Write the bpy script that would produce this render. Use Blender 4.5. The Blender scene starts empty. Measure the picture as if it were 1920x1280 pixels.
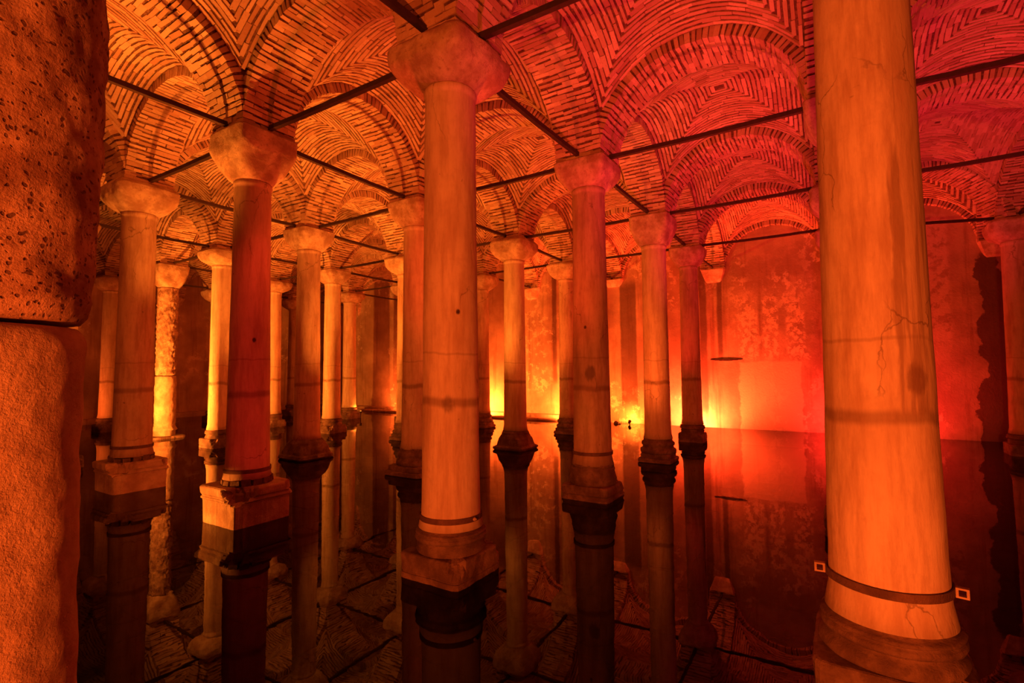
import bpy, math, random
import numpy as np
from mathutils import Matrix, Vector, noise

random.seed(7)
rng = np.random.default_rng(7)
scn = bpy.context.scene
COL = scn.collection

# ------------------------------------------------------------------ camera
CAM = np.array([-5.5546, -4.5518, 2.7555])
RV = Vector((0.53327, -0.84590, -0.00853))
UV = Vector((-0.04161, -0.03630, 0.99847))
FV = Vector((0.84492, 0.53210, 0.05455))
F_PX = 952.5
cd = bpy.data.cameras.new("camera")
cam = bpy.data.objects.new("camera", cd)
COL.objects.link(cam)
cd.sensor_width = 36.0
cd.lens = F_PX / 1920 * 36.0
cd.clip_start = 0.05
cd.clip_end = 200
m3 = Matrix((RV, UV, -FV)).transposed()
cam.matrix_world = Matrix.Translation(Vector(CAM)) @ m3.to_4x4()
scn.camera = cam

# ------------------------------------------------------------------ world, exposure
scn.view_settings.view_transform = 'Standard'
scn.view_settings.look = 'None'
scn.view_settings.gamma = 1.0
scn.view_settings.use_curve_mapping = False
scn.view_settings.exposure = 0.0
w = bpy.data.worlds.new("hall_world")
scn.world = w
w.use_nodes = True
w.node_tree.nodes["Background"].inputs[0].default_value = (1.0, 0.05, 0.02, 1)
w.node_tree.nodes["Background"].inputs[1].default_value = 0.035

# ------------------------------------------------------------------ lattice of the hall
S1, S2 = 4.8, 4.8813          # bay sizes
ZS = 7.28                     # top of the capitals, springing of the arches
HB = 0.53                     # half width of an arch band
RISE = 1.72                   # rise of the arch soffit
XW, YW = 19.34, 29.5          # faces of the back wall and the left wall
OFF = {(1, 0): (.038, -.06), (2, 2): (-.12, .19), (3, 1): (-.14, .22), (1, 3): (-.086, .137), (1, 4): (.084, -.133),
       (1, 5): (-.083, .132), (2, 4): (.12, -.19), (3, 4): (.118, -.187), (2, 0): (.05, -.08), (1, 1): (-.065, .10),
       (0, 0): (.016, -.025), (3, -2): (1.75, .22)}


def node(i, j):
    x, y = i * S1, j * S2
    dx, dy = OFF.get((i, j), (0, 0))
    x += dx
    y += dy
    if i == 4:
        x = XW + .3
    if j == 6:
        y = YW + .3
    return np.array([x, y])


# ------------------------------------------------------------------ lamps (position, colour, power, aim, cone)
YEL = (1.0, .225, .020)
ORA = (1.0, .13, .014)
RED = (1.0, .028, .016)
PNK = (1.0, .016, .060)
ORR = (1.0, .062, .013)
LAMPS = [
    # on the walkway and by the pier, behind and beside the viewer, plus an added fill
    ("key_pier", (-9.6, -4.8, .8), ORA, 3400, (-3.6, .0, 1.8), 140),
    ("key_walk", (-6.6, -5.6, 1.4), ORA, 620, (0.2, -4.6, 3.6), 76),
    ("added_fill", (-6.0, -5.4, 1.6), RED, 1500, (1.2, 5.8, 3.2), 25),  # added red fill beside the viewer, brightens the dull columns
    ("pier_foot", (-6.7, -1.5, .25), ORA, 170, (-5.3, -.5, .9), 110),
    ("left_near", (-2.3, 6.1, .35), YEL, 4200, (-2.3, 5.2, 8.9), 46),
    ("left_far", (.6, 17.0, .4), YEL, 7500, (9.6, 16.6, 4.4), 100),
    ("left_end", (1.2, 23.6, .4), ORA, 700, (4.7, 24.5, 3.5), 90),
    ("block", (-2.2, 6.4, .5), YEL, 620, (-.6, 4.9, .3), 34),
]
BACK = {  # lamps standing behind columns, seen from the walkway: colour, power, cone
    (0, 0): (ORR, 1000, 100), (0, 1): (YEL, 2300, 72), (0, 2): (YEL, 1300, 100), (1, 0): (ORA, 880, 142), (1, 1): (YEL, 2000, 116), (1, 2): (YEL, 1100, 104),
    (0, -1): (PNK, 1300, 104), (1, -1): (PNK, 1100, 104), (2, -1): (PNK, 900, 104), (2, 0): (RED, 700, 104), (2, 1): (ORA, 1000, 104),
    (2, 3): (ORA, 500, 104),
}
WALL_LAMPS = [((18.2, 12.7), ORA, 3600), ((18.3, 18.9), ORA, 1800), ((18.3, .85), ORR, 5600), ((18.7, 3.95), YEL, 220), ((18.1, 7.2), ORA, 3600),
              ((18.0, -5.6), RED, 1500)]


def spot(name, pos, colour, power, aim, cone, parent=None, rad=.07):
    ld = bpy.data.lights.new(name + "_light", 'SPOT')
    ld.color = colour
    ld.energy = power
    ld.spot_size = math.radians(cone)
    ld.spot_blend = .5
    ld.shadow_soft_size = rad
    o = bpy.data.objects.new(name + "_light", ld)
    d = (Vector(aim) - Vector(pos)).normalized()
    o.rotation_euler = d.to_track_quat('-Z', 'Y').to_euler()
    o.location = pos
    COL.objects.link(o)
    return o


for n_, p_, c_, e_, a_, k_ in LAMPS:
    spot("lamp", p_, c_, e_, a_, k_)


# ------------------------------------------------------------------ materials
class NT:
    def __init__(self, name):
        self.m = bpy.data.materials.new(name)
        self.m.use_nodes = True
        self.t = self.m.node_tree
        self.t.nodes.clear()
        self.out = self.n('ShaderNodeOutputMaterial')

    def n(self, typ, **kw):
        nd = self.t.nodes.new(typ)
        for k, v in kw.items():
            setattr(nd, k, v)
        return nd

    def put(self, sock, v):
        if hasattr(v, 'is_output') or hasattr(v, 'links'):
            self.t.links.new(v, sock)
        else:
            if sock.type == 'RGBA' and len(v) == 3:
                v = (*v, 1)
            sock.default_value = v

    def math(self, op, a, b=0.0, c=0.0, clamp=False):
        nd = self.n('ShaderNodeMath', operation=op, use_clamp=clamp)
        self.put(nd.inputs[0], a)
        self.put(nd.inputs[1], b)
        self.put(nd.inputs[2], c)
        return nd.outputs[0]

    def mix(self, f, a, b, mode='MIX'):
        nd = self.n('ShaderNodeMix', data_type='RGBA', blend_type=mode)
        self.put(nd.inputs[0], f)
        self.put(nd.inputs[6], a)
        self.put(nd.inputs[7], b)
        return nd.outputs[2]

    def coord(self, kind='Object'):
        return self.n('ShaderNodeTexCoord').outputs[kind]

    def mapped(self, vec, scale):
        nd = self.n('ShaderNodeMapping')
        self.put(nd.inputs[0], vec)
        nd.inputs[3].default_value = scale
        return nd.outputs[0]

    def noise(self, vec, scale, detail=4.0, rough=.55):
        nd = self.n('ShaderNodeTexNoise')
        self.put(nd.inputs['Vector'], vec)
        nd.inputs['Scale'].default_value = scale
        nd.inputs['Detail'].default_value = detail
        nd.inputs['Roughness'].default_value = rough
        return nd.outputs[0]

    def ramp(self, f, a, b, smooth=True):
        nd = self.n('ShaderNodeMapRange')
        nd.interpolation_type = 'SMOOTHSTEP' if smooth else 'LINEAR'
        nd.clamp = True
        self.put(nd.inputs[0], f)
        nd.inputs[1].default_value = a
        nd.inputs[2].default_value = b
        return nd.outputs[0]

    def xyz(self, vec):
        nd = self.n('ShaderNodeSeparateXYZ')
        self.put(nd.inputs[0], vec)
        return nd.outputs

    def bump(self, h, strength, dist=.02, normal=None):
        nd = self.n('ShaderNodeBump')
        nd.inputs['Strength'].default_value = strength
        nd.inputs['Distance'].default_value = dist
        self.put(nd.inputs['Height'], h)
        if normal is not None:
            self.put(nd.inputs['Normal'], normal)
        return nd.outputs[0]

    def surf(self, col, rough=.8, normal=None, metal=0.0, spec=.25):
        b = self.n('ShaderNodeBsdfPrincipled')
        self.put(b.inputs['Base Color'], col)
        self.put(b.inputs['Roughness'], rough)
        self.put(b.inputs['Metallic'], metal)
        b.inputs['Specular IOR Level'].default_value = spec
        if normal is not None:
            self.put(b.inputs['Normal'], normal)
        self.t.links.new(b.outputs[0], self.out.inputs[0])
        return self.m


def mat_shaft(name, col, dark, seed, knots=(), sector=None):
    """polished old column shaft: vertical streaks, a stain ring left by a former water level, small pits"""
    t = NT(name)
    c = t.coord()
    off = t.n('ShaderNodeVectorMath', operation='ADD')
    t.put(off.inputs[0], c)
    off.inputs[1].default_value = (seed * 3.1, seed * 1.7, 0)
    v = off.outputs[0]
    z = t.xyz(c)[2]
    streak = t.noise(t.mapped(v, (4, 4, .55)), 1.5, 8, .7)
    fine = t.noise(t.mapped(v, (1, 1, .25)), 22, 4, .6)
    blot = t.noise(v, 1.1, 5, .6)
    k = t.ramp(streak, .28, .62)
    a = t.mix(k, dark, col)
    a = t.mix(t.math('MULTIPLY', t.ramp(blot, .45, .7), .45), a, dark)
    a = t.mix(t.math('MULTIPLY', t.ramp(fine, .55, .7), .22), a, dark)
    wob = t.math('MULTIPLY', t.math('SUBTRACT', t.noise(t.mapped(v, (2, 2, .1)), 1.4, 3), .5), .12)
    zz = t.math('ADD', z, wob)
    ring = t.math('SUBTRACT', 1.0, t.ramp(t.math('ABSOLUTE', t.math('SUBTRACT', zz, 2.33)), .02, .09))
    a = t.mix(t.math('MULTIPLY', ring, .55), a, (.16, .08, .05))
    ring2 = t.math('SUBTRACT', 1.0, t.ramp(t.math('ABSOLUTE', t.math('SUBTRACT', zz, 2.98)), .004, .025))
    a = t.mix(t.math('MULTIPLY', ring2, .3), a, (.16, .08, .05))
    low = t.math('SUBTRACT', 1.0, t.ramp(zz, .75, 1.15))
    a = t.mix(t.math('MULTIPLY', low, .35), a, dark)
    spots = t.ramp(t.noise(v, 7.0, 2), .74, .78)
    a = t.mix(t.math('MULTIPLY', spots, .6), a, (.12, .06, .04))
    for kx, ky, kz, kr, kk in knots:      # bored holes, knots and burn marks
        q = t.n('ShaderNodeVectorMath', operation='SUBTRACT')
        t.put(q.inputs[0], c)
        q.inputs[1].default_value = (kx, ky, kz)
        q2 = t.mapped(q.outputs[0], (1, 1, .7))
        ln = t.n('ShaderNodeVectorMath', operation='LENGTH')
        t.put(ln.inputs[0], q2)
        d = t.math('ADD', ln.outputs['Value'], t.math('MULTIPLY', t.math('SUBTRACT', t.noise(t.mapped(c, (1, 1, .3)), 26, 4), .5), kr * .9))
        f = t.math('MULTIPLY', t.math('SUBTRACT', 1.0, t.ramp(d, kr * .55, kr * 1.1)), kk)
        a = t.mix(f, a, (.07, .03, .022))
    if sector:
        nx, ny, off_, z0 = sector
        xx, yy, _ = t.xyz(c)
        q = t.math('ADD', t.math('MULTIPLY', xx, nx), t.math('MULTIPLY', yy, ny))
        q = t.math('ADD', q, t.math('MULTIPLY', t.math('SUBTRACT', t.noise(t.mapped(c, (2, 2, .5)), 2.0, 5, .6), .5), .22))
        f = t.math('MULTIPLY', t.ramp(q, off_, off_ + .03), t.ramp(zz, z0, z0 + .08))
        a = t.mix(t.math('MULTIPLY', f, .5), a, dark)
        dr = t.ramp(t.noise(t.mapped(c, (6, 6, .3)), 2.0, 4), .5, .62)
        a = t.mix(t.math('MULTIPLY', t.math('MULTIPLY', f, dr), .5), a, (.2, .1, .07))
    vr = t.n('ShaderNodeTexVoronoi', feature='DISTANCE_TO_EDGE')
    vr.inputs['Scale'].default_value = 1.0
    wv = t.n('ShaderNodeVectorMath', operation='ADD')
    t.put(wv.inputs[0], t.mapped(v, (1.6, 1.6, .5)))
    nz = t.n('ShaderNodeTexNoise')
    nz.inputs['Scale'].default_value = 3.0
    nz.inputs['Detail'].default_value = 5
    t.put(nz.inputs['Vector'], v)
    s4 = t.n('ShaderNodeVectorMath', operation='SCALE')
    t.put(s4.inputs[0], nz.outputs['Color'])
    s4.inputs['Scale'].default_value = .45
    t.put(wv.inputs[1], s4.outputs[0])
    t.put(vr.inputs['Vector'], wv.outputs[0])
    cm = t.math('MULTIPLY', t.math('SUBTRACT', 1.0, t.ramp(vr.outputs['Distance'], .002, .010)), t.ramp(t.noise(v, .9, 2), .50, .60))
    a = t.mix(t.math('MULTIPLY', cm, .55), a, (.12, .06, .04))
    mott = t.noise(v, 5.5, 6, .7)
    a = t.mix(t.math('MULTIPLY', t.ramp(mott, .5, .68), .3), a, dark)
    nb = t.bump(t.math('ADD', fine, t.math('MULTIPLY', mott, .6)), .3, .02)
    return t.surf(a, t.math('ADD', .5, t.math('MULTIPLY', streak, .25)), nb, spec=.3)


def mat_rough(name, col, dark, pit=.5, scale=1.0, holes=0, coord='Object'):
    t = NT(name)
    v = t.coord() if coord == 'Object' else t.n('ShaderNodeNewGeometry').outputs['Position']
    big = t.noise(v, 1.7 * scale, 6, .62)
    mid = t.noise(v, 9 * scale, 5, .65)
    fine = t.noise(v, 42 * scale, 4, .65)
    a = t.mix(t.ramp(big, .35, .68), dark, col)
    a = t.mix(t.math('MULTIPLY', t.ramp(mid, .52, .66), pit), a, dark)
    h = t.math('ADD', t.math('MULTIPLY', mid, 1.3), t.math('MULTIPLY', fine, .6))
    if holes:
        vo = t.n('ShaderNodeTexVoronoi')
        vo.inputs['Scale'].default_value = holes
        w3 = t.n('ShaderNodeVectorMath', operation='ADD')
        nv = t.n('ShaderNodeTexNoise')
        nv.inputs['Scale'].default_value = 14
        t.put(w3.inputs[0], t.mapped(v, (1, 1, 1.25)))
        sc = t.n('ShaderNodeVectorMath', operation='SCALE')
        t.put(sc.inputs[0], nv.outputs['Color'])
        sc.inputs['Scale'].default_value = .12
        t.put(w3.inputs[1], sc.outputs[0])
        t.put(vo.inputs['Vector'], w3.outputs[0])
        ho = t.math('SUBTRACT', 1.0, t.ramp(t.math('ADD', vo.outputs['Distance'], t.math('MULTIPLY', t.xyz(vo.outputs['Color'])[0], .30)), .30, .46))
        a = t.mix(t.math('MULTIPLY', ho, .75), a, (.09, .04, .03))
        h = t.math('SUBTRACT', h, t.math('MULTIPLY', ho, 1.2))
    return t.surf(a, .85, t.bump(h, .55, .03), spec=.2)


def mat_brick():
    t = NT("brick")
    inf = t.n('ShaderNodeObjectInfo').outputs['Random']
    isl = t.n('ShaderNodeNewGeometry').outputs['Random Per Island']
    r = t.math('FRACT', t.math('ADD', inf, isl))
    g = t.n('ShaderNodeNewGeometry').outputs['Position']
    a = t.mix(r, (.44, .27, .19), (.70, .52, .40))
    sm = t.noise(g, .55, 3)
    a = t.mix(t.math('MULTIPLY', t.ramp(sm, .42, .7), .35), a, (.34, .17, .12))
    fine = t.noise(g, 26, 4, .65)
    a = t.mix(t.math('MULTIPLY', t.ramp(fine, .52, .68), .4), a, (.36, .18, .12))
    return t.surf(a, .9, t.bump(fine, .4, .02), spec=.15)


def mat_mortar():
    t = NT("mortar")
    g = t.n('ShaderNodeNewGeometry').outputs['Position']
    n1 = t.noise(g, 14, 4, .6)
    a = t.mix(t.ramp(n1, .4, .65), (.12, .06, .042), (.24, .135, .09))
    return t.surf(a, .95, t.bump(n1, .5, .02), spec=.1)


def mat_wall():
    """old waterproof plaster: streaks, flaked patches, one broad damp stain"""
    t = NT("plaster")
    v = t.coord()
    x, y, z = t.xyz(v)
    big = t.noise(v, .5, 6, .62)
    st = t.noise(t.mapped(v, (2.2, 2.2, .16)), 1.3, 6, .65)
    fine = t.noise(v, 16, 5, .65)
    a = t.mix(t.ramp(big, .35, .7), (.36, .23, .17), (.60, .43, .32))
    a = t.mix(t.math('MULTIPLY', t.ramp(st, .50, .72), .7), a, (.22, .11, .075))
    a = t.mix(t.math('MULTIPLY', t.ramp(fine, .5, .7), .25), a, (.28, .15, .1))
    # flaked patches where the pale bedding shows
    pat = t.noise(v, 2.6, 7, .72)
    msk = t.ramp(t.noise(t.mapped(v, (1, .55, .42)), .55, 2), .48, .60)
    fl = t.math('MULTIPLY', t.ramp(pat, .53, .58), msk)
    a = t.mix(t.math('MULTIPLY', fl, .75), a, (.82, .68, .52))
    # damp stain running down near the far bay
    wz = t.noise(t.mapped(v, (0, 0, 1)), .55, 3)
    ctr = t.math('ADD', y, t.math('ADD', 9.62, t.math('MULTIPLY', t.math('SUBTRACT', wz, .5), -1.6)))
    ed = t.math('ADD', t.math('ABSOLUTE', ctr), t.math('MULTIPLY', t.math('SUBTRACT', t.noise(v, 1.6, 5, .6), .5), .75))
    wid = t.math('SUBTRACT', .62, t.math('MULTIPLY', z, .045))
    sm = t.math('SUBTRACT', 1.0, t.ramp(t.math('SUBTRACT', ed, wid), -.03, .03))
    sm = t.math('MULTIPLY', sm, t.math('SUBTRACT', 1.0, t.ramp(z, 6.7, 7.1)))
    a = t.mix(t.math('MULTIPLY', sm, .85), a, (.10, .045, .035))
    def band(co, lo, hi, soft, wob=.0, sc=1.5):
        q = t.math('ADD', co, t.math('MULTIPLY', t.math('SUBTRACT', t.noise(v, sc, 5, .65), .5), wob)) if wob else co
        return t.math('MULTIPLY', t.ramp(q, lo - soft, lo + soft), t.math('SUBTRACT', 1.0, t.ramp(q, hi - soft, hi + soft)))
    # newer smooth render low in the bright bay, flaked bedding above it in three upright bands
    ren = t.math('MULTIPLY', band(y, -3.45, -.95, .04, .5, 1.3), band(z, -1.0, 3.0, .04, .35, 1.3))
    a = t.mix(t.math('MULTIPLY', ren, .7), a, (.80, .64, .46))
    up3 = t.math('ADD', t.math('ADD', band(y, -1.75, -1.0, .06, .3), band(y, -2.6, -2.0, .06, .3)), band(y, -3.6, -2.9, .06, .4), clamp=True)
    crumb = t.ramp(t.noise(v, 5.0, 6, .7), .47, .55)
    fl2 = t.math('MULTIPLY', t.math('MULTIPLY', up3, crumb), band(z, 3.1, 5.9, .3, .8))
    a = t.mix(t.math('MULTIPLY', fl2, .8), a, (.86, .70, .52))
    far3 = t.math('MULTIPLY', t.math('MULTIPLY', band(y, -8.4, -7.3, .1), t.ramp(t.noise(v, 3.2, 6, .7), .40, .52)), band(z, 3.6, 8.5, .3, .6))
    a = t.mix(t.math('MULTIPLY', far3, .6), a, (.80, .62, .48))
    for yy_, hw, z0, z1 in ((.52, .16, .6, 9.5), (-.22, .11, 3.2, 9.5), (4.15, .42, .9, 7.1), (8.35, .13, 2.0, 9.5), (3.1, .1, .2, 8), (17.2, .2, 3.5, 9), (10.9, .1, 3, 8)):  # dark streaks; the widest paints the shadow below the broken corbel
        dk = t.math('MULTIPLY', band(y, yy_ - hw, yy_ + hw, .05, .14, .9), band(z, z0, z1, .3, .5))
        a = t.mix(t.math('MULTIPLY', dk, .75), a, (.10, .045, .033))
    nb = t.bump(t.math('ADD', t.math('MULTIPLY', fine, .6), t.math('MULTIPLY', pat, .6)), .5, .04)
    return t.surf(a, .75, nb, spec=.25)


def mat_iron():
    t = NT("iron")
    v = t.coord('Object')
    n1 = t.noise(v, 12, 4)
    a = t.mix(n1, (.035, .018, .014), (.09, .05, .04))
    return t.surf(a, .6, t.bump(n1, .3, .01), metal=.3, spec=.3)


def mat_water():
    t = NT("water")
    v = t.coord()
    rip = t.noise(t.mapped(v, (1, 1, 1)), 1.6, 3, .5)
    nb = t.bump(rip, .02, .05)
    fr = t.n('ShaderNodeFresnel')
    fr.inputs[0].default_value = 1.24
    t.put(fr.inputs[1], nb)
    gl = t.n('ShaderNodeBsdfGlossy')
    gl.inputs['Roughness'].default_value = .012
    gl.inputs['Color'].default_value = (.95, .9, .88, 1)
    t.put(gl.inputs['Normal'], nb)
    tr = t.n('ShaderNodeBsdfTransparent')
    tr.inputs[0].default_value = (.17, .11, .09, 1)
    mx = t.n('ShaderNodeMixShader')
    t.put(mx.inputs[0], fr.outputs[0])
    t.put(mx.inputs[1], tr.outputs[0])
    t.put(mx.inputs[2], gl.outputs[0])
    t.t.links.new(mx.outputs[0], t.out.inputs[0])
    return t.m


def mat_emit(name, col, s):
    t = NT(name)
    e = t.n('ShaderNodeEmission')
    e.inputs[0].default_value = (*col, 1)
    e.inputs[1].default_value = s
    t.t.links.new(e.outputs[0], t.out.inputs[0])
    return t.m


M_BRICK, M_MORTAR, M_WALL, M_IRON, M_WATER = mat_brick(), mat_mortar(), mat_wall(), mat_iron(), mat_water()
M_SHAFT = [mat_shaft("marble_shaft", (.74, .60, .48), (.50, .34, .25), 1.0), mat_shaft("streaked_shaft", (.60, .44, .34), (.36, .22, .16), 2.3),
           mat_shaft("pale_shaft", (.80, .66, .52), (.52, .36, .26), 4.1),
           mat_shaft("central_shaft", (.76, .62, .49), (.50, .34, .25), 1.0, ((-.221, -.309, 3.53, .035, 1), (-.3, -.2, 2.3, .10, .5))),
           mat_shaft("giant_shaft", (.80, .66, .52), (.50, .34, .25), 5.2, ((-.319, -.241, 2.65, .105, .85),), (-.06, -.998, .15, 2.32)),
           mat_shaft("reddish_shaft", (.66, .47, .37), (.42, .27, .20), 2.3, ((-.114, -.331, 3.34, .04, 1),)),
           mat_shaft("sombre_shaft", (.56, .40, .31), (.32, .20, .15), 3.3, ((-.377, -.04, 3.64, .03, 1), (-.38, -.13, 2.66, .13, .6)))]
M_CAP = mat_rough("capital_stone", (.70, .54, .42), (.38, .23, .16), .7, 1.5)
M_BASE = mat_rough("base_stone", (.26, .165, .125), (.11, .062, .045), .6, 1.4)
M_BLOCK = mat_rough("block_stone", (.66, .50, .38), (.40, .25, .18), .4)
M_PIT = mat_rough("pitted_stone", (.66, .48, .36), (.30, .17, .12), .6, 1.6, 22)
M_PIER = mat_rough("hewn_stone", (.64, .50, .36), (.44, .31, .22), .4, 1.6)
M_SLAB = mat_rough("paving_stone", (.11, .065, .05), (.035, .02, .015), .6, .6, 0, "World")
M_BEDDING = mat_rough("silt", (.07, .04, .03), (.04, .02, .02), .5)
M_HOOP = mat_rough("rusty_iron", (.20, .11, .085), (.11, .06, .05), .4, 2)
M_LENS = {c: mat_emit("lamp_lens", c, 6.0) for c in (YEL, ORA, ORR, RED, PNK)}


# ------------------------------------------------------------------ mesh helpers
def mesh_of(name, verts, faces, mat, smooth=False):
    me = bpy.data.meshes.new(name)
    me.from_pydata([tuple(map(float, v)) for v in verts], [], [tuple(f) for f in faces])
    me.materials.append(mat)
    if smooth:
        me.polygons.foreach_set('use_smooth', [True] * len(me.polygons))
    me.update()
    return me


def obj(name, me, parent=None, loc=(0, 0, 0), kind=None, label=None, cat=None, group=None):
    o = bpy.data.objects.new(name, me)
    COL.objects.link(o)
    o.location = loc
    if parent is not None:
        o.parent = parent
    if kind:
        o["kind"] = kind
    if label:
        o["label"] = label
    if cat:
        o["category"] = cat
    if group:
        o["group"] = group
    return o


def loft(rings, cap0=True, cap1=True):
    """rings: list of equally long closed rings of points"""
    n = len(rings[0])
    v = [p for r in rings for p in r]
    f = []
    for a in range(len(rings) - 1):
        for k in range(n):
            k2 = (k + 1) % n
            f.append((a * n + k, a * n + k2, (a + 1) * n + k2, (a + 1) * n + k))
    if cap0:
        f.append(tuple(range(n - 1, -1, -1)))
    if cap1:
        b = (len(rings) - 1) * n
        f.append(tuple(range(b, b + n)))
    return v, f


def ring_pts(r, z, n, e=2.0, rot=0.0):
    """superellipse ring: e=2 circle, large e square of half width r"""
    out = []
    for k in range(n):
        a = 2 * math.pi * (k + .5) / n
        c, s = math.cos(a), math.sin(a)
        q = (abs(c) ** e + abs(s) ** e) ** (-1 / e)
        x, y = r * q * c, r * q * s
        if rot:
            x, y = x * math.cos(rot) - y * math.sin(rot), x * math.sin(rot) + y * math.cos(rot)
        out.append((x, y, z))
    return out


def roughen(v, amp, freq, seed, octv=4):
    out = []
    for p in v:
        q = Vector((p[0] * freq + seed * 7.3, p[1] * freq - seed * 3.1, p[2] * freq + seed))
        d = noise.fractal(q, 1.0, 2.0, octv, noise_basis='PERLIN_ORIGINAL')
        h = math.hypot(p[0], p[1])
        k = amp * d / max(h, 1e-3)
        out.append((p[0] * (1 + k), p[1] * (1 + k), p[2]))
    return out


def lathe(name, prof, mat, n=64, amp=.004, freq=4.0, seed=0, smooth=True):
    v, f = loft([ring_pts(r, z, n) for r, z in prof])
    if amp:
        v = roughen(v, amp, freq, seed)
    return mesh_of(name, v, f, mat, smooth)


def block(name, h, z0, z1, mat, seed=0, amp=.012, e=14, rot=0.0, chips=(), prof=None, n=96):
    """squared stone: rounded-square loft with worn edges; chips = (x, y, z, radius, depth) knocked-off corners"""
    prof = prof or [(h - .012, z0), (h, z0 + .02), (h, z0 + (z1 - z0) * .3), (h, z0 + (z1 - z0) * .6), (h, z1 - .03), (h - .012, z1 - .008), (h - .03, z1)]
    rings = [ring_pts(r, z, n, e, rot) for r, z in prof]
    rings += [ring_pts(prof[-1][0] * s, prof[-1][1], n, e, rot) for s in (.75, .4, .08)]
    v, f = loft(rings)
    v = roughen(v, amp, 5.0, seed)
    if chips:
        w_ = []
        for p in v:
            p = Vector(p)
            for cx, cy, cz, r, d in chips:
                c = Vector((cx, cy, cz))
                q = (p - c).length / r * (1 + .35 * noise.noise(p * 9))
                if q < 1:
                    k = min(1, (1 - q) * 2.2) * d
                    p = Vector((p.x * (1 - k), p.y * (1 - k), p.z - k * .3 * (1 if p.z > cz - r * .6 else 0)))
            w_.append(p)
        v = w_
    return mesh_of(name, v, f, mat, False)


# ------------------------------------------------------------------ bricks
def unit_brick(seed):
    r = random.Random(seed)
    v = [(x * .5 * (1 + r.uniform(-.05, .02)), y * .5 * (1 + r.uniform(-.16, .06)), zz * .5 * (1 + (r.uniform(-.10, .04) if zz > 0 else 0)))
         for x in (-1, 1) for y in (-1, 1) for zz in (-1, 1)]
    f = [(0, 1, 3, 2), (4, 6, 7, 5), (0, 4, 5, 1), (2, 3, 7, 6), (0, 2, 6, 4), (1, 5, 7, 3)]
    return v, f


UNIT = [unit_brick(s) for s in range(8)]
UNIT_ME = [mesh_of("brick", v, f, M_BRICK) for v, f in UNIT]
UNIT_NP = [np.array(v) for v, f in UNIT]
UNIT_F = np.array(UNIT[0][1])
PIECES = 0


def in_view(c, margin=1.04):
    d = c - CAM
    z = d @ np.array(FV)
    if z < .3:
        return None
    x = F_PX * (d @ np.array(RV)) / z
    y = F_PX * (d @ np.array(UV)) / z
    if abs(x) > 960 * margin or abs(y) > 640 * margin:
        return None
    return z


def lay_bricks(parent, mats, near, limit=300, name="brick"):
    """mats: list of 4x4 numpy matrices. The nearest in view become parts of their own, the rest one joined part of kind stuff"""
    global PIECES
    order = []
    for a, m in enumerate(mats):
        z = in_view(m[:3, 3]) if near else None
        if z is not None and z < near:
            order.append((z, a))
    order.sort()
    single = {a for z, a in order[:limit]}
    vs, fs, base = [], [], 0
    for a, m in enumerate(mats):
        k = (a * 5 + 3) % 8
        if a in single:
            o = bpy.data.objects.new(name, UNIT_ME[k])
            o.parent = parent
            o.matrix_basis = Matrix(m.tolist())
            COL.objects.link(o)
            PIECES += 1
        else:
            vs.append(UNIT_NP[k] @ m[:3, :3].T + m[:3, 3])
            fs.append(UNIT_F + base)
            base += 8
    if vs:
        V = np.concatenate(vs)
        Fc = np.concatenate(fs)
        me = bpy.data.meshes.new("brickwork")
        me.from_pydata(V.tolist(), [], Fc.tolist())
        me.materials.append(M_BRICK)
        o = obj("brickwork", me, parent, kind="stuff")


def frame(pos, t, wd, nn, lx, ly, lz):
    m = np.eye(4)
    m[:3, 0] = t * lx
    m[:3, 1] = wd * ly
    m[:3, 2] = nn * lz
    m[:3, 3] = pos
    return m


def unit(v):
    return v / np.linalg.norm(v)


# ------------------------------------------------------------------ large structure: floor, water, walls
def slab_box(x0, x1, y0, y1, z0, z1):
    v = [(x, y, z) for x in (x0, x1) for y in (y0, y1) for z in (z0, z1)]
    f = [(0, 1, 3, 2), (4, 6, 7, 5), (0, 4, 5, 1), (2, 3, 7, 6), (0, 2, 6, 4), (1, 5, 7, 3)]
    return v, f


ZF = -.62
v, f = slab_box(-13, XW + .4, -16, YW + .4, ZF - .4, ZF - .05)
floor = obj("floor", mesh_of("floor", v, f, M_BEDDING), kind="structure")
slab_me = []
for s in range(5):
    r = random.Random(s + 50)
    v, f = slab_box(-.5, .5, -.5, .5, -.5, .5)
    v = [(a + r.uniform(-.012, .012), b + r.uniform(-.012, .012), c + (r.uniform(-.2, .1) if c > 0 else 0)) for a, b, c in v]
    slab_me.append(mesh_of("paving_slab", v, f, M_SLAB))
cnt = 0
yy = -14.5
row = 0
far_v, far_f, nb_ = [], [], 0
cand = []
while yy < 20:
    xx = -9 + (.7 if row % 2 else 0)
    while xx < 18:
        lw = random.uniform(1.25, 1.55)
        cand.append((xx + lw / 2, yy + .55, lw - .05))
        xx += lw
    yy += 1.1
    row += 1
vis = sorted((in_view(np.array([a, b, ZF])) or 1e9, a, b, lw) for a, b, lw in cand)
for n_, (z, a, b, lw) in enumerate(vis):
    if z < 15 and n_ < 160:
        o = bpy.data.objects.new("paving_slab", slab_me[n_ % 5])
        o.parent = floor
        o.location = (a, b, ZF - .03)
        o.scale = (lw, 1.05, .1)
        COL.objects.link(o)
    else:
        v, f = slab_box(a - lw / 2, a + lw / 2, b - .525, b + .525, ZF - .08, ZF + random.uniform(0, .02))
        far_v += v
        far_f += [tuple(i + nb_ for i in q) for q in f]
        nb_ += 8
obj("paving", mesh_of("paving", far_v, far_f, M_SLAB), floor, kind="stuff")

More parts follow.
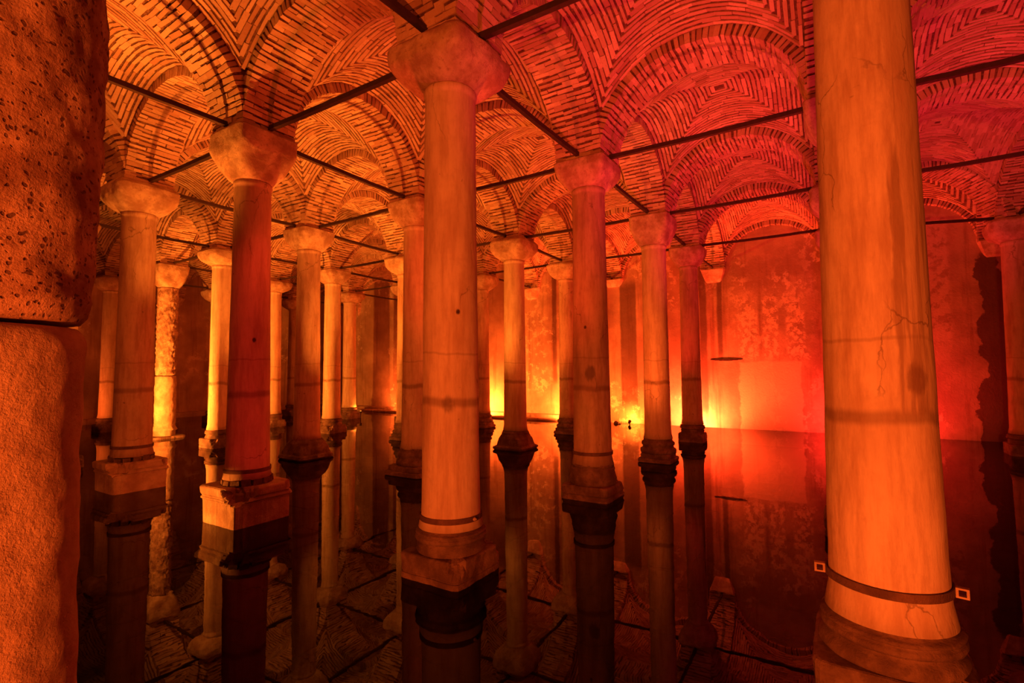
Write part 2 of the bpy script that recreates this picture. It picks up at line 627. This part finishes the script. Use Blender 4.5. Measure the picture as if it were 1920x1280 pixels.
v, f = slab_box(-13, XW, -16, YW, 0, 0)
wv = [(-13, -16, 0), (XW + .1, -16, 0), (XW + .1, YW + .1, 0), (-13, YW + .1, 0)]
water = obj("water", mesh_of("water", wv, [(0, 1, 2, 3)], M_WATER), kind="structure")


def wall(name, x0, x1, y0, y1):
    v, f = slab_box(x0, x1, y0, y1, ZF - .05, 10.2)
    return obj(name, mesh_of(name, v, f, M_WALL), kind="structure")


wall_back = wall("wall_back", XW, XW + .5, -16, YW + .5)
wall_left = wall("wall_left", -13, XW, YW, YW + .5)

# low ledge along the foot of the walls, two courses with a rounded nose
def ledge(name, pts):
    """pts: profile sweep along y (back wall) given as (x, z) then y range"""
    prof, a0, a1, axis = pts
    n = 40
    rings = []
    for k in range(n + 1):
        t = a0 + (a1 - a0) * k / n
        ring = []
        for d, z in prof:
            w_ = .015 * noise.noise(Vector((t * 1.3, z * 5, d)))
            ring.append((XW - d + w_, t, z) if axis == 'y' else (t, YW - d + w_, z))
        rings.append(ring)
    v, f = loft(rings)
    return obj(name, mesh_of(name, v, f, M_WALL), kind="structure")


ledge("trim_1", ([(-.05, .30), (.42, .28), (.47, .22), (.47, .13), (.80, .11), (.85, .06), (.85, -.6), (-.05, -.6)], 7.5, YW, 'y'))
ledge("trim_2", ([(-.05, .30), (.40, .28), (.45, .22), (.45, -.6), (-.05, -.6)], -10, XW - .5, 'x'))

# ------------------------------------------------------------------ ceiling: arches and vault webs of brick
NEAR = 17.0


def arch(i0, j0, i1, j1, near):
    P, Q = node(i0, j0), node(i1, j1)
    u2 = (Q - P)
    L = np.linalg.norm(u2)
    u = np.array([*(u2 / L), 0])
    nrm = np.array([-u[1], u[0], 0])
    mid = np.array([*((P + Q) / 2), ZS])
    a = L / 2 - HB
    b = RISE * min(1, (a / 1.87) ** .5)
    up = np.array([0, 0, 1.0])
    # mortar core
    N = 30
    rings = []
    for k in range(N + 1):
        th = math.pi * k / N
        pin = mid - u * ((a + .025) * math.cos(th)) + up * ((b + .025) * math.sin(th))
        pex = mid - u * ((a + .25) * math.cos(th)) + up * ((b + .25) * math.sin(th))
        hw = HB - .02
        rings.append([pin - nrm * hw, pin + nrm * hw, pex + nrm * hw, pex - nrm * hw])
    v, f = loft(rings)
    root = obj("ceiling_arch", mesh_of("ceiling_arch", v, f, M_MORTAR), kind="structure")
    # bricks by arc length
    ths = np.linspace(0, math.pi, 400)
    pts = np.stack([-a * np.cos(ths), b * np.sin(ths)], 1)
    sl = np.concatenate([[0], np.cumsum(np.linalg.norm(np.diff(pts, axis=0), axis=1))])
    n = int(sl[-1] / .104)
    mats = []
    for r in range(n):
        s = (r + .5) / n * sl[-1]
        th = np.interp(s, sl, ths)
        pos = mid - u * (a * math.cos(th)) + up * (b * math.sin(th))
        T = unit(u * (a * math.sin(th)) + up * (b * math.cos(th)))
        nin = unit(np.cross(T, nrm))
        if nin @ (mid + up * .2 - pos) < 0:
            nin = -nin
        if r % 2 == 0:
            cuts = [-HB, -.18, .18, HB]
        else:
            cuts = [-HB, -.36, 0, .36, HB]
        for c in range(len(cuts) - 1):
            l0, l1 = cuts[c], cuts[c + 1]
            edge = c == 0 or c == len(cuts) - 2
            dep = .24 if edge else .07
            th_ = .104 if random.random() < .25 else random.uniform(.056, .088)
            pr = random.uniform(-.010, .012)
            cen = pos + nrm * ((l0 + l1) / 2 + random.uniform(-.006, .006)) - nin * (dep / 2 - pr) + T * random.uniform(-.014, .014)
            tilt = unit(T + nrm * random.uniform(-.06, .06))
            wd = unit(nrm - tilt * (nrm @ tilt))
            mats.append(frame(cen, wd, tilt, nin, l1 - l0 - random.uniform(-.012, .012), th_, dep))
    lay_bricks(root, mats, near)
    return root


def vault(i, j, near, bricks=True):
    """web over the bay between lattice nodes (i,j) and (i+1,j+1): courses run parallel to the four arches and meet along the diagonals"""
    c00, c10, c01, c11 = (node(i, j) + (HB, HB), node(i + 1, j) + (-HB, HB), node(i, j + 1) + (HB, -HB), node(i + 1, j + 1) + (-HB, -HB))

    def pt(s, t):
        a, b = (s + 1) / 2, (t + 1) / 2
        q = c00 * (1 - a) * (1 - b) + c10 * a * (1 - b) + c01 * (1 - a) * b + c11 * a * b
        m = min(abs(s), abs(t))
        sm = .5 * (abs(s) + abs(t) - math.sqrt((abs(s) - abs(t)) ** 2 + .004))
        m = max(0, sm)
        z = ZS + (RISE + .22) * math.sqrt(max(0, 1 - (m / 1.085) ** 2)) + .30 * (1 - s * s) * (1 - t * t)
        return np.array([q[0], q[1], z])

    n = 28
    g = [[pt(-1.04 + 2.08 * a / n, -1.04 + 2.08 * b / n) for b in range(n + 1)] for a in range(n + 1)]
    v = [p for r in g for p in r]
    top = [p + np.array([0, 0, .3]) for p in v]
    f = []
    k = n + 1
    for a in range(n):
        for b in range(n):
            f.append((a * k + b, a * k + b + 1, (a + 1) * k + b + 1, (a + 1) * k + b))
    nv = len(v)
    f2 = [tuple(q + nv for q in reversed(fc)) for fc in f]
    rim = [(a * k) for a in range(n)] + [n * k + b for b in range(n)] + [(n - a) * k + n for a in range(n)] + [n - b for b in range(n)]
    f3 = [(rim[q], rim[(q + 1) % len(rim)], rim[(q + 1) % len(rim)] + nv, rim[q] + nv) for q in range(len(rim))]
    root = obj("ceiling_vault", mesh_of("ceiling_vault", v + top, f + f2 + f3, M_MORTAR), kind="structure")
    if not bricks:
        return
    mats = []
    half = .5 * np.linalg.norm(c10 - c00)
    nc = int(half / .098)
    for side in range(4):
        for c in range(nc):
            s = 1 - (c + .5) / nc
            if s < .03:
                continue

            def P(t):
                return (pt(s, t), pt(-s, t), pt(t, s), pt(t, -s))[side]
            # arclength along the course
            tt = np.linspace(-s, s, 40)
            pp = np.array([P(t) for t in tt])
            sl = np.concatenate([[0], np.cumsum(np.linalg.norm(np.diff(pp, axis=0), axis=1))])
            nb = max(1, int(round(sl[-1] / .34)))
            ph = random.uniform(-.3, .3) / nb if nb > 2 else 0
            cuts = [0] + [min(max((q / nb + ph), .02), .98) * sl[-1] for q in range(1, nb)] + [sl[-1]]
            for q in range(nb):
                m_ = (cuts[q] + cuts[q + 1]) / 2
                lb = cuts[q + 1] - cuts[q]
                t = np.interp(m_, sl, tt)
                p = P(t)
                e = .02
                T = unit(P(t + e) - P(t - e))
                s2 = .02
                S = (pt(s + s2, t) - pt(s - s2, t), pt(-s - s2, t) - pt(-s + s2, t), pt(t, s + s2) - pt(t, s - s2), pt(t, -s - s2) - pt(t, -s + s2))[side]
                N_ = unit(np.cross(T, S))
                if N_[2] > 0:
                    N_ = -N_
                W = np.cross(N_, T)
                wd = .098 if random.random() < .18 else random.uniform(.052, .082)
                T = unit(T + W * random.uniform(-.03, .03))
                W = np.cross(N_, T)
                mats.append(frame(p - N_ * (.02 - random.uniform(0, .012)), T, W, N_, lb - random.uniform(-.012, .015), wd, .07))
    lay_bricks(root, mats, near)


# arches: along the first lattice direction, then along the second
for j in range(-3, 6):
    for i in range(-2, 4):
        if (i, j) in ((-2, -3), (-2, -2), (-2, -1), (-1, -1), (-2, 0), (-1, -3), (-1, -2)):
            pass
        near = NEAR if (i >= -1) else 0
        arch(i, j, i + 1, j, near)
for i in range(-1, 5):
    for j in range(-3, 6):
        arch(i, j, i, j + 1, NEAR)
for i in range(-2, 4):
    for j in range(-3, 6):
        vault(i, j, NEAR if (i, j) != (-1, -1) else 0, bricks=i >= -1)


# ------------------------------------------------------------------ columns
GROUP = "columns of the flooded hall"


def capital_mesh(kind, r0, z0, z1, seed):
    rings = []
    n = 96
    K = 30
    for k in range(K + 1):
        t = k / K
        if kind == 'bowl':
            h = r0 + (.685 - r0) * (1 - (1 - min(1, t * 1.25)) ** 2.9)
            e = 2 + 7.0 * t ** 1.1
            if t > .86:
                h -= (t - .86) * .55
        elif kind == 'chalice':
            h = r0 + (.59 - r0) * (1 - (1 - min(1, t * 1.45)) ** 1.35)
            e = 2 + 12 * t ** .8
        else:  # 'flat'
            h = r0 + (.60 - r0) * (1 - (1 - min(1, t * 1.2)) ** 1.8)
            e = 2 + 9 * t ** .9
        rings.append(ring_pts(h, z0 + (z1 - z0) * t, n, e))
    v, f = loft(rings)
    v = roughen(v, .034 if kind == 'bowl' else .020, 3.2, seed, 6)
    return mesh_of("capital", v, f, M_CAP, True)


def shaft_profile(r_t, r_b, z0, z1, K=34):
    out = []
    for k in range(K + 1):
        t = k / K
        r = r_t + (r_b - r_t) * (1 - t) ** 1.35
        d = t * (z1 - z0)
        r += .035 * math.exp(-d / .07)
        out.append((r, z0 + d))
    zt = z1
    out = [q for q in out if q[1] < zt - .16]
    out += [(r_t, zt - .15), (r_t + .003, zt - .10), (r_t + .014, zt - .09), (r_t + .018, zt - .05), (r_t + .016, zt - .02), (r_t + .006, zt)]
    return out


def column(i, j, label, cap='bowl', base='attic', r_t=.355, r_b=.405, dz=0.0, hoop=None, shaft=0, h=.52, seed=None, n=64, lean=(0, 0)):
    x, y = node(i, j)
    seed = (i * 7 + j * 13) % 29 + 1 if seed is None else seed
    root = obj("stone_column", None, None, (x, y, 0), "thing", label, "column", GROUP)
    zn = 6.652 + dz
    # ---- base
    if base == 'attic':
        zt = .66
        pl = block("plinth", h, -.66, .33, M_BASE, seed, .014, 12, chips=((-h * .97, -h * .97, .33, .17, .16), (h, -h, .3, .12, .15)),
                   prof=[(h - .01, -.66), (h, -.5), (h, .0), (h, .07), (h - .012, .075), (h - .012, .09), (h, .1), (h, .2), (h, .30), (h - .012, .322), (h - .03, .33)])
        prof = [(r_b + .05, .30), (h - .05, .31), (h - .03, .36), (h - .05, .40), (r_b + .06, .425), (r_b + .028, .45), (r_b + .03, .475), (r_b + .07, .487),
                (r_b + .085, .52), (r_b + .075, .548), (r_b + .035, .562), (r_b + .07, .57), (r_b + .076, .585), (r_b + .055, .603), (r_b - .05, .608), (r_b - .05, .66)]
        obj("plinth", pl, root)
        obj("base_moulding", lathe("base_moulding", prof, M_BASE, n, .012, 5, seed), root)
    elif base == 'block':
        zt = .80
        prof = [(h - .06, -.66), (h - .05, -.2), (h - .05, .38), (h - .045, .42), (h - .02, .44), (h - .02, .47), (h - .035, .475), (h - .03, .50), (h - .005, .53), (h, .56),
                (h, .64), (h - .012, .66), (h - .04, .675)]
        pl = block("plinth", h, -.66, .675, M_BLOCK, seed, .016, 16, prof=prof, n=160,
                   chips=((-h, -h, .66, .34, .34), (-h + .3, -h, .64, .2, .12), (h, -h, .62, .18, .2), (-h + .1, -h, .3, .1, .1)))
        obj("plinth", pl, root)
        for k in range(14):
            a = 2 * math.pi * k / 14 + .1
            r = random.Random(seed * 31 + k)
            hh = r.uniform(.09, .14)
            vv, ff = slab_box(-.035, .035, -.075, .075, 0, hh)
            vv = [(p[0] + r.uniform(-.012, .012), p[1] + r.uniform(-.012, .012), p[2]) for p in vv]
            o = obj("packing_stone", mesh_of("packing_stone", vv, ff, M_BASE), root, ((r_b + .015) * math.cos(a), (r_b + .015) * math.sin(a), .668))
            o.rotation_euler = (0, 0, a)
    elif base == 'bell':
        zt = .72
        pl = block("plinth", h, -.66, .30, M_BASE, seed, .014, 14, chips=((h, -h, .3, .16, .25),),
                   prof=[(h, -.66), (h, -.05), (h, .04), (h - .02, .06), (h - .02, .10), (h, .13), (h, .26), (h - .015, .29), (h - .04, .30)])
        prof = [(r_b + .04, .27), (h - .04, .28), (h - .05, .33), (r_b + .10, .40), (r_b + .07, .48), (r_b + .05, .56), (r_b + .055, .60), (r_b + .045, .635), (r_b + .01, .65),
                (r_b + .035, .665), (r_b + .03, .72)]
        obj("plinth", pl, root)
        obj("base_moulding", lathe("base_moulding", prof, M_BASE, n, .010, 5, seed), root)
    elif base == 'pyramid':
        zt = .66
        rings = [ring_pts(h - .06, -.66, 64, 14), ring_pts(h - .05, -.02, 64, 14), ring_pts(h, .05, 64, 16), ring_pts(h, .10, 64, 16), ring_pts(h - .08, .15, 64, 9), ring_pts(r_b + .10, .38, 64, 4),
                 ring_pts(r_b + .06, .52, 64, 2.4), ring_pts(r_b + .07, .58, 64, 2), ring_pts(r_b + .04, .62, 64, 2), ring_pts(r_b, .66, 64, 2)]
        v, f = loft(rings)
        obj("plinth", mesh_of("plinth", roughen(v, .012, 4, seed), f, M_BASE, False), root)
    elif base == 'slab':
        zt = .70
        pl = block("plinth", h, -.66, .13, M_BASE, seed, .012, 14, prof=[(h - .08, -.66), (h - .07, -.02), (h, .02), (h, .10), (h - .02, .13)])
        obj("plinth", pl, root)
        pl = block("upper_plinth", h - .06, .12, .26, M_BASE, seed + 2, .016, 12)
        obj("upper_plinth", pl, root)
        prof = [(r_b + .05, .25), (r_b + .12, .26), (r_b + .14, .33), (r_b + .12, .39), (r_b + .07, .41), (r_b + .06, .47), (r_b + .085, .50), (r_b + .09, .56), (r_b + .06, .60),
                (r_b + .03, .61), (r_b + .03, .70)]
        obj("base_moulding", lathe("base_moulding", prof, M_BASE, n, .014, 5, seed), root)
    elif base == 'mound':
        zt = .62
        pl = block("plinth", h + .04, -.66, .16, M_BASE, seed, .05, 9, prof=[(h - .02, -.66), (h, .0), (h + .04, .05), (h + .02, .12), (h - .03, .16)])
        obj("plinth", pl, root)
        rings = [ring_pts(h - .03, .13, 64, 8), ring_pts(h - .05, .24, 64, 6), ring_pts(h - .07, .36, 64, 4.4), ring_pts(r_b + .09, .50, 64, 3), ring_pts(r_b + .03, .62, 64, 2)]
        v, f = loft(rings)
        obj("base_stone", mesh_of("base_stone", roughen(v, .05, 4, seed), f, M_BASE, False), root)
    # ---- shaft
    if base == 'drums':
        zt = None
    else:
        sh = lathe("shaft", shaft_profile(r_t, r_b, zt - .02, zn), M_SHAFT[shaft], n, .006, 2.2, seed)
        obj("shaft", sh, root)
    # ---- capital
    obj("capital", capital_mesh(cap, r_t + .035, zn, ZS + .0, seed), root)
    # ---- iron hoop
    if hoop:
        rr = r_t + (r_b - r_t) * (1 - (hoop - .66) / 6) ** 1.35 + .012
        prof = [(rr, hoop - .035), (rr + .012, hoop - .035), (rr + .012, hoop + .035), (rr, hoop + .035)]
        rings = [ring_pts(a, b, 72) for a, b in prof + prof[:1]]
        v, f = loft(rings, False, False)
        hp = obj("iron_hoop", mesh_of("iron_hoop", roughen(v, .004, 3, seed), f, M_HOOP, False), root)
        return root, hp, rr
    return root, None, 0


rootB, hoopB, rB = column(0, 0, "tall orange column with broad bowl capital, hoop and stepped square base in mid hall", 'bowl', 'attic', .36, .405, .06, .775, 3, .50)
rootA, hoopA, rA = column(0, -1, "giant bright orange column with two clamp lugs on its iron hoop", 'bowl', 'attic', .365, .435, .03, .93, 4, .56)
column(0, 1, "reddish column standing on a square block with a broken front corner", 'chalice', 'block', .325, .385, -.26, .93, 5, .60)
column(0, 2, "dull red column on a dark square block, beside the pitted pier", 'bowl', 'block', .355, .405, -.03, 1.0, 1, .60)
column(1, 0, "dark red column with tapered capital and cracked base, behind the orange central column", 'chalice', 'bell', .36, .415, .07, .95, 6, .53)
column(1, 1, "column half hidden behind the tall central column, on a thin overhanging plinth slab", 'flat', 'slab', .36, .41, -.02, None, 2, .62)
column(1, 2, "dull brownish column rising from a rough rubble mound with a thin crack", 'flat', 'mound', .35, .41, .0, None, 1, .60)
column(2, 0, "orange lit column with a bright square plinth, in front of the red wall", 'chalice', 'slab', .355, .385, -.22, None, 2, .49)
column(2, 1, "slim streaked column on a pyramid shaped foot with golden capital", 'bowl', 'pyramid', .36, .40, -.08, None, 0, .60)
column(3, 0, "dark silhouetted column close before the brightest red wall bay", 'flat', 'attic', .33, .37, -.05, None, 1, .45)
column(3, 1, "black silhouetted column mostly hidden by the dark red column", 'bowl', 'slab', .34, .38, -.05, None, 1, .50)
column(3, 2, "dark column edging the tall central column, backlit by yellow wall light", 'bowl', 'slab', .35, .40, -.07, None, 1, .50)
column(3, 3, "column hidden deep behind the central column, only its capital side showing", 'bowl', 'attic', .35, .39, .0, None, 1, .50, n=40)
column(3, 4, "far ochre column with a small lit lamp at its foot", 'bowl', 'attic', .35, .39, .08, None, 0, .50, n=40)
column(3, 5, "farthest column in the corner, its capital peeping past the brownish column", 'bowl', 'attic', .35, .39, .0, None, 1, .50, n=40)
column(2, 2, "narrow column squeezed between the central column and the ochre far column, on dark stepped base", 'bowl', 'slab', .35, .39, -.06, None, 1, .50, n=48)
column(2, 3, "bright yellow column with sharply shadowed side and pale capital", 'chalice', 'attic', .35, .39, .06, None, 2, .50, n=48)
column(2, 4, "slender amber column peeping out beside the block-based column", 'bowl', 'attic', .35, .39, .1, None, 2, .50, n=40)
column(1, 3, "golden column between the dull red and the block-based columns", 'bowl', 'attic', .35, .39, .06, None, 2, .50, n=48)
column(1, 5, "thin golden column squeezed between the hewn pier and the dull red column", 'bowl', 'attic', .35, .39, .0, None, 2, .50, n=40)
column(1, -1, "column masked by the giant orange column, its dark capital jutting out above", 'flat', 'bell', .36, .41, 0, None, 1, .54)
column(2, -1, "column behind the giant orange column with a pale pink capital edge", 'bowl', 'attic', .36, .40, -.1, None, 2, .50)
column(3, -1, "column masked by the giant orange column, nearest the back wall", 'bowl', 'attic', .35, .39, 0, None, 1, .50, n=40)
column(3, -2, "red column standing beside the big dark damp stain on the wall", 'bowl', 'attic', .36, .41, -.05, None, 1, .50)
column(1, -2, "outer column between the giant orange column and the damp wall, nearer the viewer", 'flat', 'attic', .36, .41, 0, None, 1, .52, n=40)
column(2, -2, "outer column one bay before the damp wall", 'bowl', 'attic', .36, .41, 0, None, 1, .52, n=40)
column(-1, 1, "column standing behind the massive hewn pier", 'bowl', 'attic', .36, .41, 0, None, 1, .52, n=40)
column(0, 3, "column hidden behind the hewn pier, far side", 'bowl', 'attic', .36, .41, 0, None, 1, .52, n=40)
column(2, 5, "column hidden behind the block-based column, near the dark wall", 'bowl', 'attic', .36, .41, 0, None, 1, .5, n=32)

# clamp lugs of the giant column's hoop: small open iron boxes
for sgn in (-1, 1):
    d = unit(np.array([-.06, -.998]) * sgn + np.array([-.998, .06]) * .12)
    vv, ff, b_ = [], [], 0
    for (x0, x1, z0, z1) in ((0, .085, .025, .04), (0, .085, -.04, -.025), (0, .018, -.025, .025), (.067, .085, -.025, .025)):
        a, g = slab_box(x0, x1, -.025, .025, z0, z1)
        vv += a
        ff += [tuple(q + b_ for q in c) for c in g]
        b_ += 8
    o = obj("clamp_lug", mesh_of("clamp_lug", vv, ff, M_BLOCK), hoopA, (d[0] * (rA + .012), d[1] * (rA + .012), .93))
    o.rotation_euler = (0, 0, math.atan2(d[1], d[0]))

bolt = lathe("bolt", [(.0, -.012), (.022, -.012), (.024, .0), (.022, .016), (.010, .018), (.010, .034), (.0, .034)], M_BLOCK, 10, 0, smooth=False)
o = obj("bolt", bolt, hoopB, (-.039 * 1.02, -.43, .775))
o.rotation_euler = (math.pi / 2, 0, 0)


def drum(name, prof, mat, n, amp, freq, seed, e=2.0, octv=6):
    v, f = loft([ring_pts(r, z, n, e) for r, z in prof])
    return mesh_of(name, roughen(v, amp, freq, seed, octv), f, mat, True)


def lin(a, b, k):
    return [a + (b - a) * t / k for t in range(k + 1)]


# massive hewn pier beside the viewer: two worn drums with an open joint
x, y = node(-1, 0)
root = obj("stone_pier", None, None, (x, y, 0), "thing", "massive rough hewn pier of two blocks filling the near corner", "pier")
ZJ = 3.06
pr = [(.66 + .012 * math.sin(z * 2.1) + (.02 if z < .5 else 0), z) for z in lin(-.66, ZJ - .14, 90)] + [(.655, ZJ - .10), (.64, ZJ - .05), (.61, ZJ - .015), (.5, ZJ - .005)]
obj("lower_drum", drum("lower_drum", pr, M_PIER, 200, .016, 3.4, 3, 2.3), root)
pr = [(.5, ZJ + .005), (.63, ZJ + .02), (.665, ZJ + .07), (.69, ZJ + .16)] + [(.70 + .02 * math.sin(z * 1.7), z) for z in lin(ZJ + .2, 6.7, 100)]
obj("upper_drum", drum("upper_drum", pr, M_PIT, 200, .022, 4.5, 8, 2.2), root)
obj("capital", capital_mesh('flat', .66, 6.7, ZS, 5), root)

# pitted column further off
x, y = node(1, 4)
root = obj("stone_column", None, None, (x, y, 0), "thing", "heavily pitted column of two stones with an open joint, near the dark wall", "column", GROUP)
pr = [(.40, -.66), (.40, .3), (.47, .34), (.43, .42)] + [(.38, z) for z in lin(.5, 2.55, 30)] + [(.35, 2.6)]
obj("lower_drum", drum("lower_drum", pr, M_BLOCK, 96, .022, 6.0, 4), root)
pr = [(.33, 2.62), (.37, 2.68)] + [(.37, z) for z in lin(2.75, 6.35, 60)]
obj("upper_drum", drum("upper_drum", pr, M_PIT, 96, .05, 9.0, 6), root)
obj("capital", capital_mesh('flat', .38, 6.35, ZS, 7), root)
obj("base_slab", block("base_slab", .62, -.66, .10, M_BASE, 4, .02, 8), root)

# corbels carrying the arches on the back wall and left wall
WB = 0


def corbel(x, y, ax, label_broken=False):
    rings = []
    for k in range(9):
        t = k / 8
        hw = .30 + .25 * t ** .7
        dp = (.02 + .28 * t ** .7) if not label_broken else (.10 + .24 * t)
        z = (6.7 if not label_broken else 6.95) + (ZS - (6.7 if not label_broken else 6.95)) * t
        if ax == 'x':
            rings.append([(XW + .05, y - hw, z), (XW - dp, y - hw * .9, z), (XW - dp, y + hw * .9, z), (XW + .05, y + hw, z)])
        else:
            rings.append([(x - hw, YW + .05, z), (x + hw, YW + .05, z), (x + hw * .9, YW - dp, z), (x - hw * .9, YW - dp, z)])
    v, f = loft(rings)
    return mesh_of("wall_corbel", v, f, M_CAP)


for j in range(-3, 6):
    x, y = node(4, j)
    obj("wall_corbel", corbel(x, y, 'x', j == 1), wall_back)
for i in range(-1, 4):
    x, y = node(i, 6)
    obj("wall_corbel", corbel(x, y, 'y'), wall_left)

# raised dark lens standing for the shade inside a ragged slit in the back wall
lip = []
for k in range(17):
    t = k / 16
    yv = .24 - 1.37 * t
    hh = .05 * math.sin(math.pi * t) ** .8 + .008
    n1 = noise.noise(Vector((k * .9, 0, 3))) * .03
    lip.append([(XW + .02, yv, 3.13 + hh * .5), (XW - .012 - .02 * math.sin(math.pi * t), yv, 3.14 + n1 * .4), (XW - .012 - .02 * math.sin(math.pi * t), yv, 3.12 - hh + n1), (XW + .02, yv, 3.12 - hh * 1.3)])
v, f = loft(lip)
obj("slit_shade", mesh_of("slit_shade", v, f, M_BEDDING), wall_back)

# ------------------------------------------------------------------ iron tie bars between the capitals
SHORT = {(0, 0): "tall central column", (0, -1): "giant clamped column", (0, 1): "block-based column", (0, 2): "dull red column", (-1, 0): "hewn pier", (1, 0): "dark red column",
         (1, 1): "overhanging-slab column", (1, 2): "rubble-mound column", (2, 0): "bright-plinth column", (2, 1): "pyramid-foot column", (3, 0): "silhouetted column", (3, 1): "black column",
         (3, 2): "yellow-backlit column", (3, 3): "deep hidden column", (3, 4): "lamp-footed column", (3, 5): "corner column", (2, 2): "squeezed column", (2, 3): "bright yellow column",
         (2, 4): "amber column", (1, 3): "golden column", (1, 4): "pitted column", (1, 5): "thin golden column", (1, -1): "masked dark-capital column", (2, -1): "pink-capital column",
         (3, -1): "masked wall-side column", (3, -2): "stain-side column", (1, -2): "outer column", (2, -2): "outer wall-side column", (-1, 1): "column behind the pier",
         (0, 3): "column beyond the pier", (2, 5): "dark-wall column"}


def tie(a, b):
    P, Q = node(*a), node(*b)
    u = (Q - P) / np.linalg.norm(Q - P)
    ea = .46
    eb = .46
    P2, Q2 = P + u * ea, Q - u * eb
    nn = np.array([-u[1], u[0]])
    z = ZS + .10
    rings = []
    L = np.linalg.norm(Q2 - P2)
    for k in range(13):
        t = k / 12
        c = P2 + (Q2 - P2) * t
        sag = -.025 * math.sin(math.pi * t) + random.uniform(-.004, .004)
        sd = random.uniform(-.004, .004)
        r = .042
        rings.append([(c[0] + nn[0] * (s * r + sd), c[1] + nn[1] * (s * r + sd), z + q * r + sag) for s, q in ((-1, -1), (1, -1), (1, 1), (-1, 1))])
    v, f = loft(rings)
    sa, sb = SHORT.get(a), SHORT.get(b)
    if sb is None:
        lab = "dark iron tie bar running from the %s to the wall" % sa
    elif sa is None:
        lab = "dark iron tie bar running from the wall to the %s" % sb
    else:
        lab = "dark iron tie bar between %s and %s" % (sa, sb)
    obj("tie_bar", mesh_of("tie_bar", v, f, M_IRON), None, (0, 0, 0), "thing", lab, "tie bar", "iron tie bars under the vaults")


for (i, j) in SHORT:
    for q in ((i + 1, j), (i, j + 1)):
        if q in SHORT or (q[0] == 4 and -3 < j < 6):
            tie((i, j), q)

# ------------------------------------------------------------------ floodlights
def floodlight(pos, colour, power, aim, label, cone=150, seed=0):
    root = obj("floodlight", None, None, (pos[0], pos[1], 0), "thing", label, "lamp", "floodlights at the waterline")
    d = (Vector(aim) - Vector(pos)).normalized()
    q = d.to_track_quat('Z', 'Y').to_matrix()
    prof = [(.045, -.12), (.06, -.115), (.065, -.02), (.078, .0), (.078, .03), (.066, .03), (.060, .0)]
    v, f = loft([ring_pts(r, z, 20) for r, z in prof], True, False)
    zc = pos[2]
    v = [q @ Vector(p) + Vector((0, 0, zc)) for p in v]
    obj("housing", mesh_of("housing", v, f, M_IRON), root)
    lens = [q @ Vector(p) + Vector((0, 0, zc)) for p in ring_pts(.060, .002, 20)]
    obj("lens", mesh_of("lens", lens, [tuple(range(20))], M_LENS[colour]), root)
    v, f = slab_box(-.02, .02, -.02, .02, ZF, zc - .08)
    obj("stake", mesh_of("stake", v, f, M_IRON), root)
    spot("lamp", tuple(Vector(pos) + d * .05), colour, power, aim, cone)


for n_, ((i, j), (c, e, cone)) in enumerate(BACK.items()):
    x, y = node(i, j)
    d = np.array([x, y]) - CAM[:2]
    d /= np.linalg.norm(d)
    px, py = x + d[0] * 1.02, y + d[1] * 1.02
    nm = SHORT.get((i, j), "column at lattice")
    floodlight((px, py, .55), c, e, (px + d[0] * .8, py + d[1] * .8, 4.0), "small floodlight standing in the water behind the %s" % nm, cone)
for n_, ((x, y), c, e) in enumerate(WALL_LAMPS):
    zc = .46 if y > 6.9 else .16
    floodlight((x, y, zc), c, e, (x + .75, y, .75), "small floodlight washing the back wall, %s" % ["behind the yellow-backlit column", "behind the squeezed column", "behind the silhouetted column",
               "lying in debris by the wall foot", "behind the black column", "beyond the giant clamped column"][n_], 172)
x, y = node(3, 4)
floodlight((x + .33, y - .62, .40), YEL, 60, (x - .2, y - .8, 2.0), "tiny glowing lamp at the foot of the far ochre column", 150)

# a few stones lying in the debris by the wall foot, and a cable on the bottom
for k, (sx, sy, sr) in enumerate(((18.9, 4.75, .19), (18.65, 4.45, .13), (19.0, 4.3, .15), (18.8, 5.25, .16), (18.95, 3.45, .11))):
    rings = [ring_pts(sr * q, z * sr - .62, 20) for q, z in ((.6, 0), (.95, .3), (1, .8), (.98, 1.6), (.9, 2.6 + 1.2 * (k % 2)), (.6, 3.6 + 1.2 * (k % 2)), (.15, 4.0 + 1.2 * (k % 2)))]
    v, f = loft(rings)
    obj("fallen_stone", mesh_of("fallen_stone", roughen(v, .06, 6, k + 40), f, M_BASE), None, (sx, sy, 0), "thing", ["largest dark fallen stone in the debris at the wall foot", "small dark fallen stone nearest the viewer in the wall debris", "dark fallen stone between the debris lamp and the wall",
         "dark fallen stone at the far end of the wall debris", "smallest dark stone, alone beyond the debris lamp"][k], "stone",
        "fallen stones in the debris at the wall foot")
path = [(-2.9, 4.3, -.57), (-2.44, 4.76, -.57), (-1.98, 5.15, -.57), (-1.5, 5.3, -.57), (-.8, 5.75, -.57), (-.2, 6.1, -.57), (.5, 6.35, -.57), (1.3, 6.5, -.57)]
rings = []
for k in range(61):
    t = k / 60 * (len(path) - 1)
    a = min(int(t), len(path) - 2)
    q = t - a
    p0, p1, p2, p3 = [Vector(path[min(max(a + e, 0), len(path) - 1)]) for e in (-1, 0, 1, 2)]
    c = .5 * ((2 * p1) + (p2 - p0) * q + (2 * p0 - 5 * p1 + 4 * p2 - p3) * q * q + (3 * p1 - p0 - 3 * p2 + p3) * q ** 3)
    d = (p2 - p1).normalized()
    n2 = Vector((-d.y, d.x, 0))
    rings.append([tuple(c + n2 * (.022 * math.cos(g)) + Vector((0, 0, .022 * math.sin(g)))) for g in [2 * math.pi * e / 8 for e in range(8)]])
v, f = loft(rings)
obj("cable", mesh_of("cable", v, f, M_IRON, True), None, (0, 0, 0), "thing", "dark cable lying on the flooded floor beside the square block base", "cable")

print("single bricks:", PIECES)
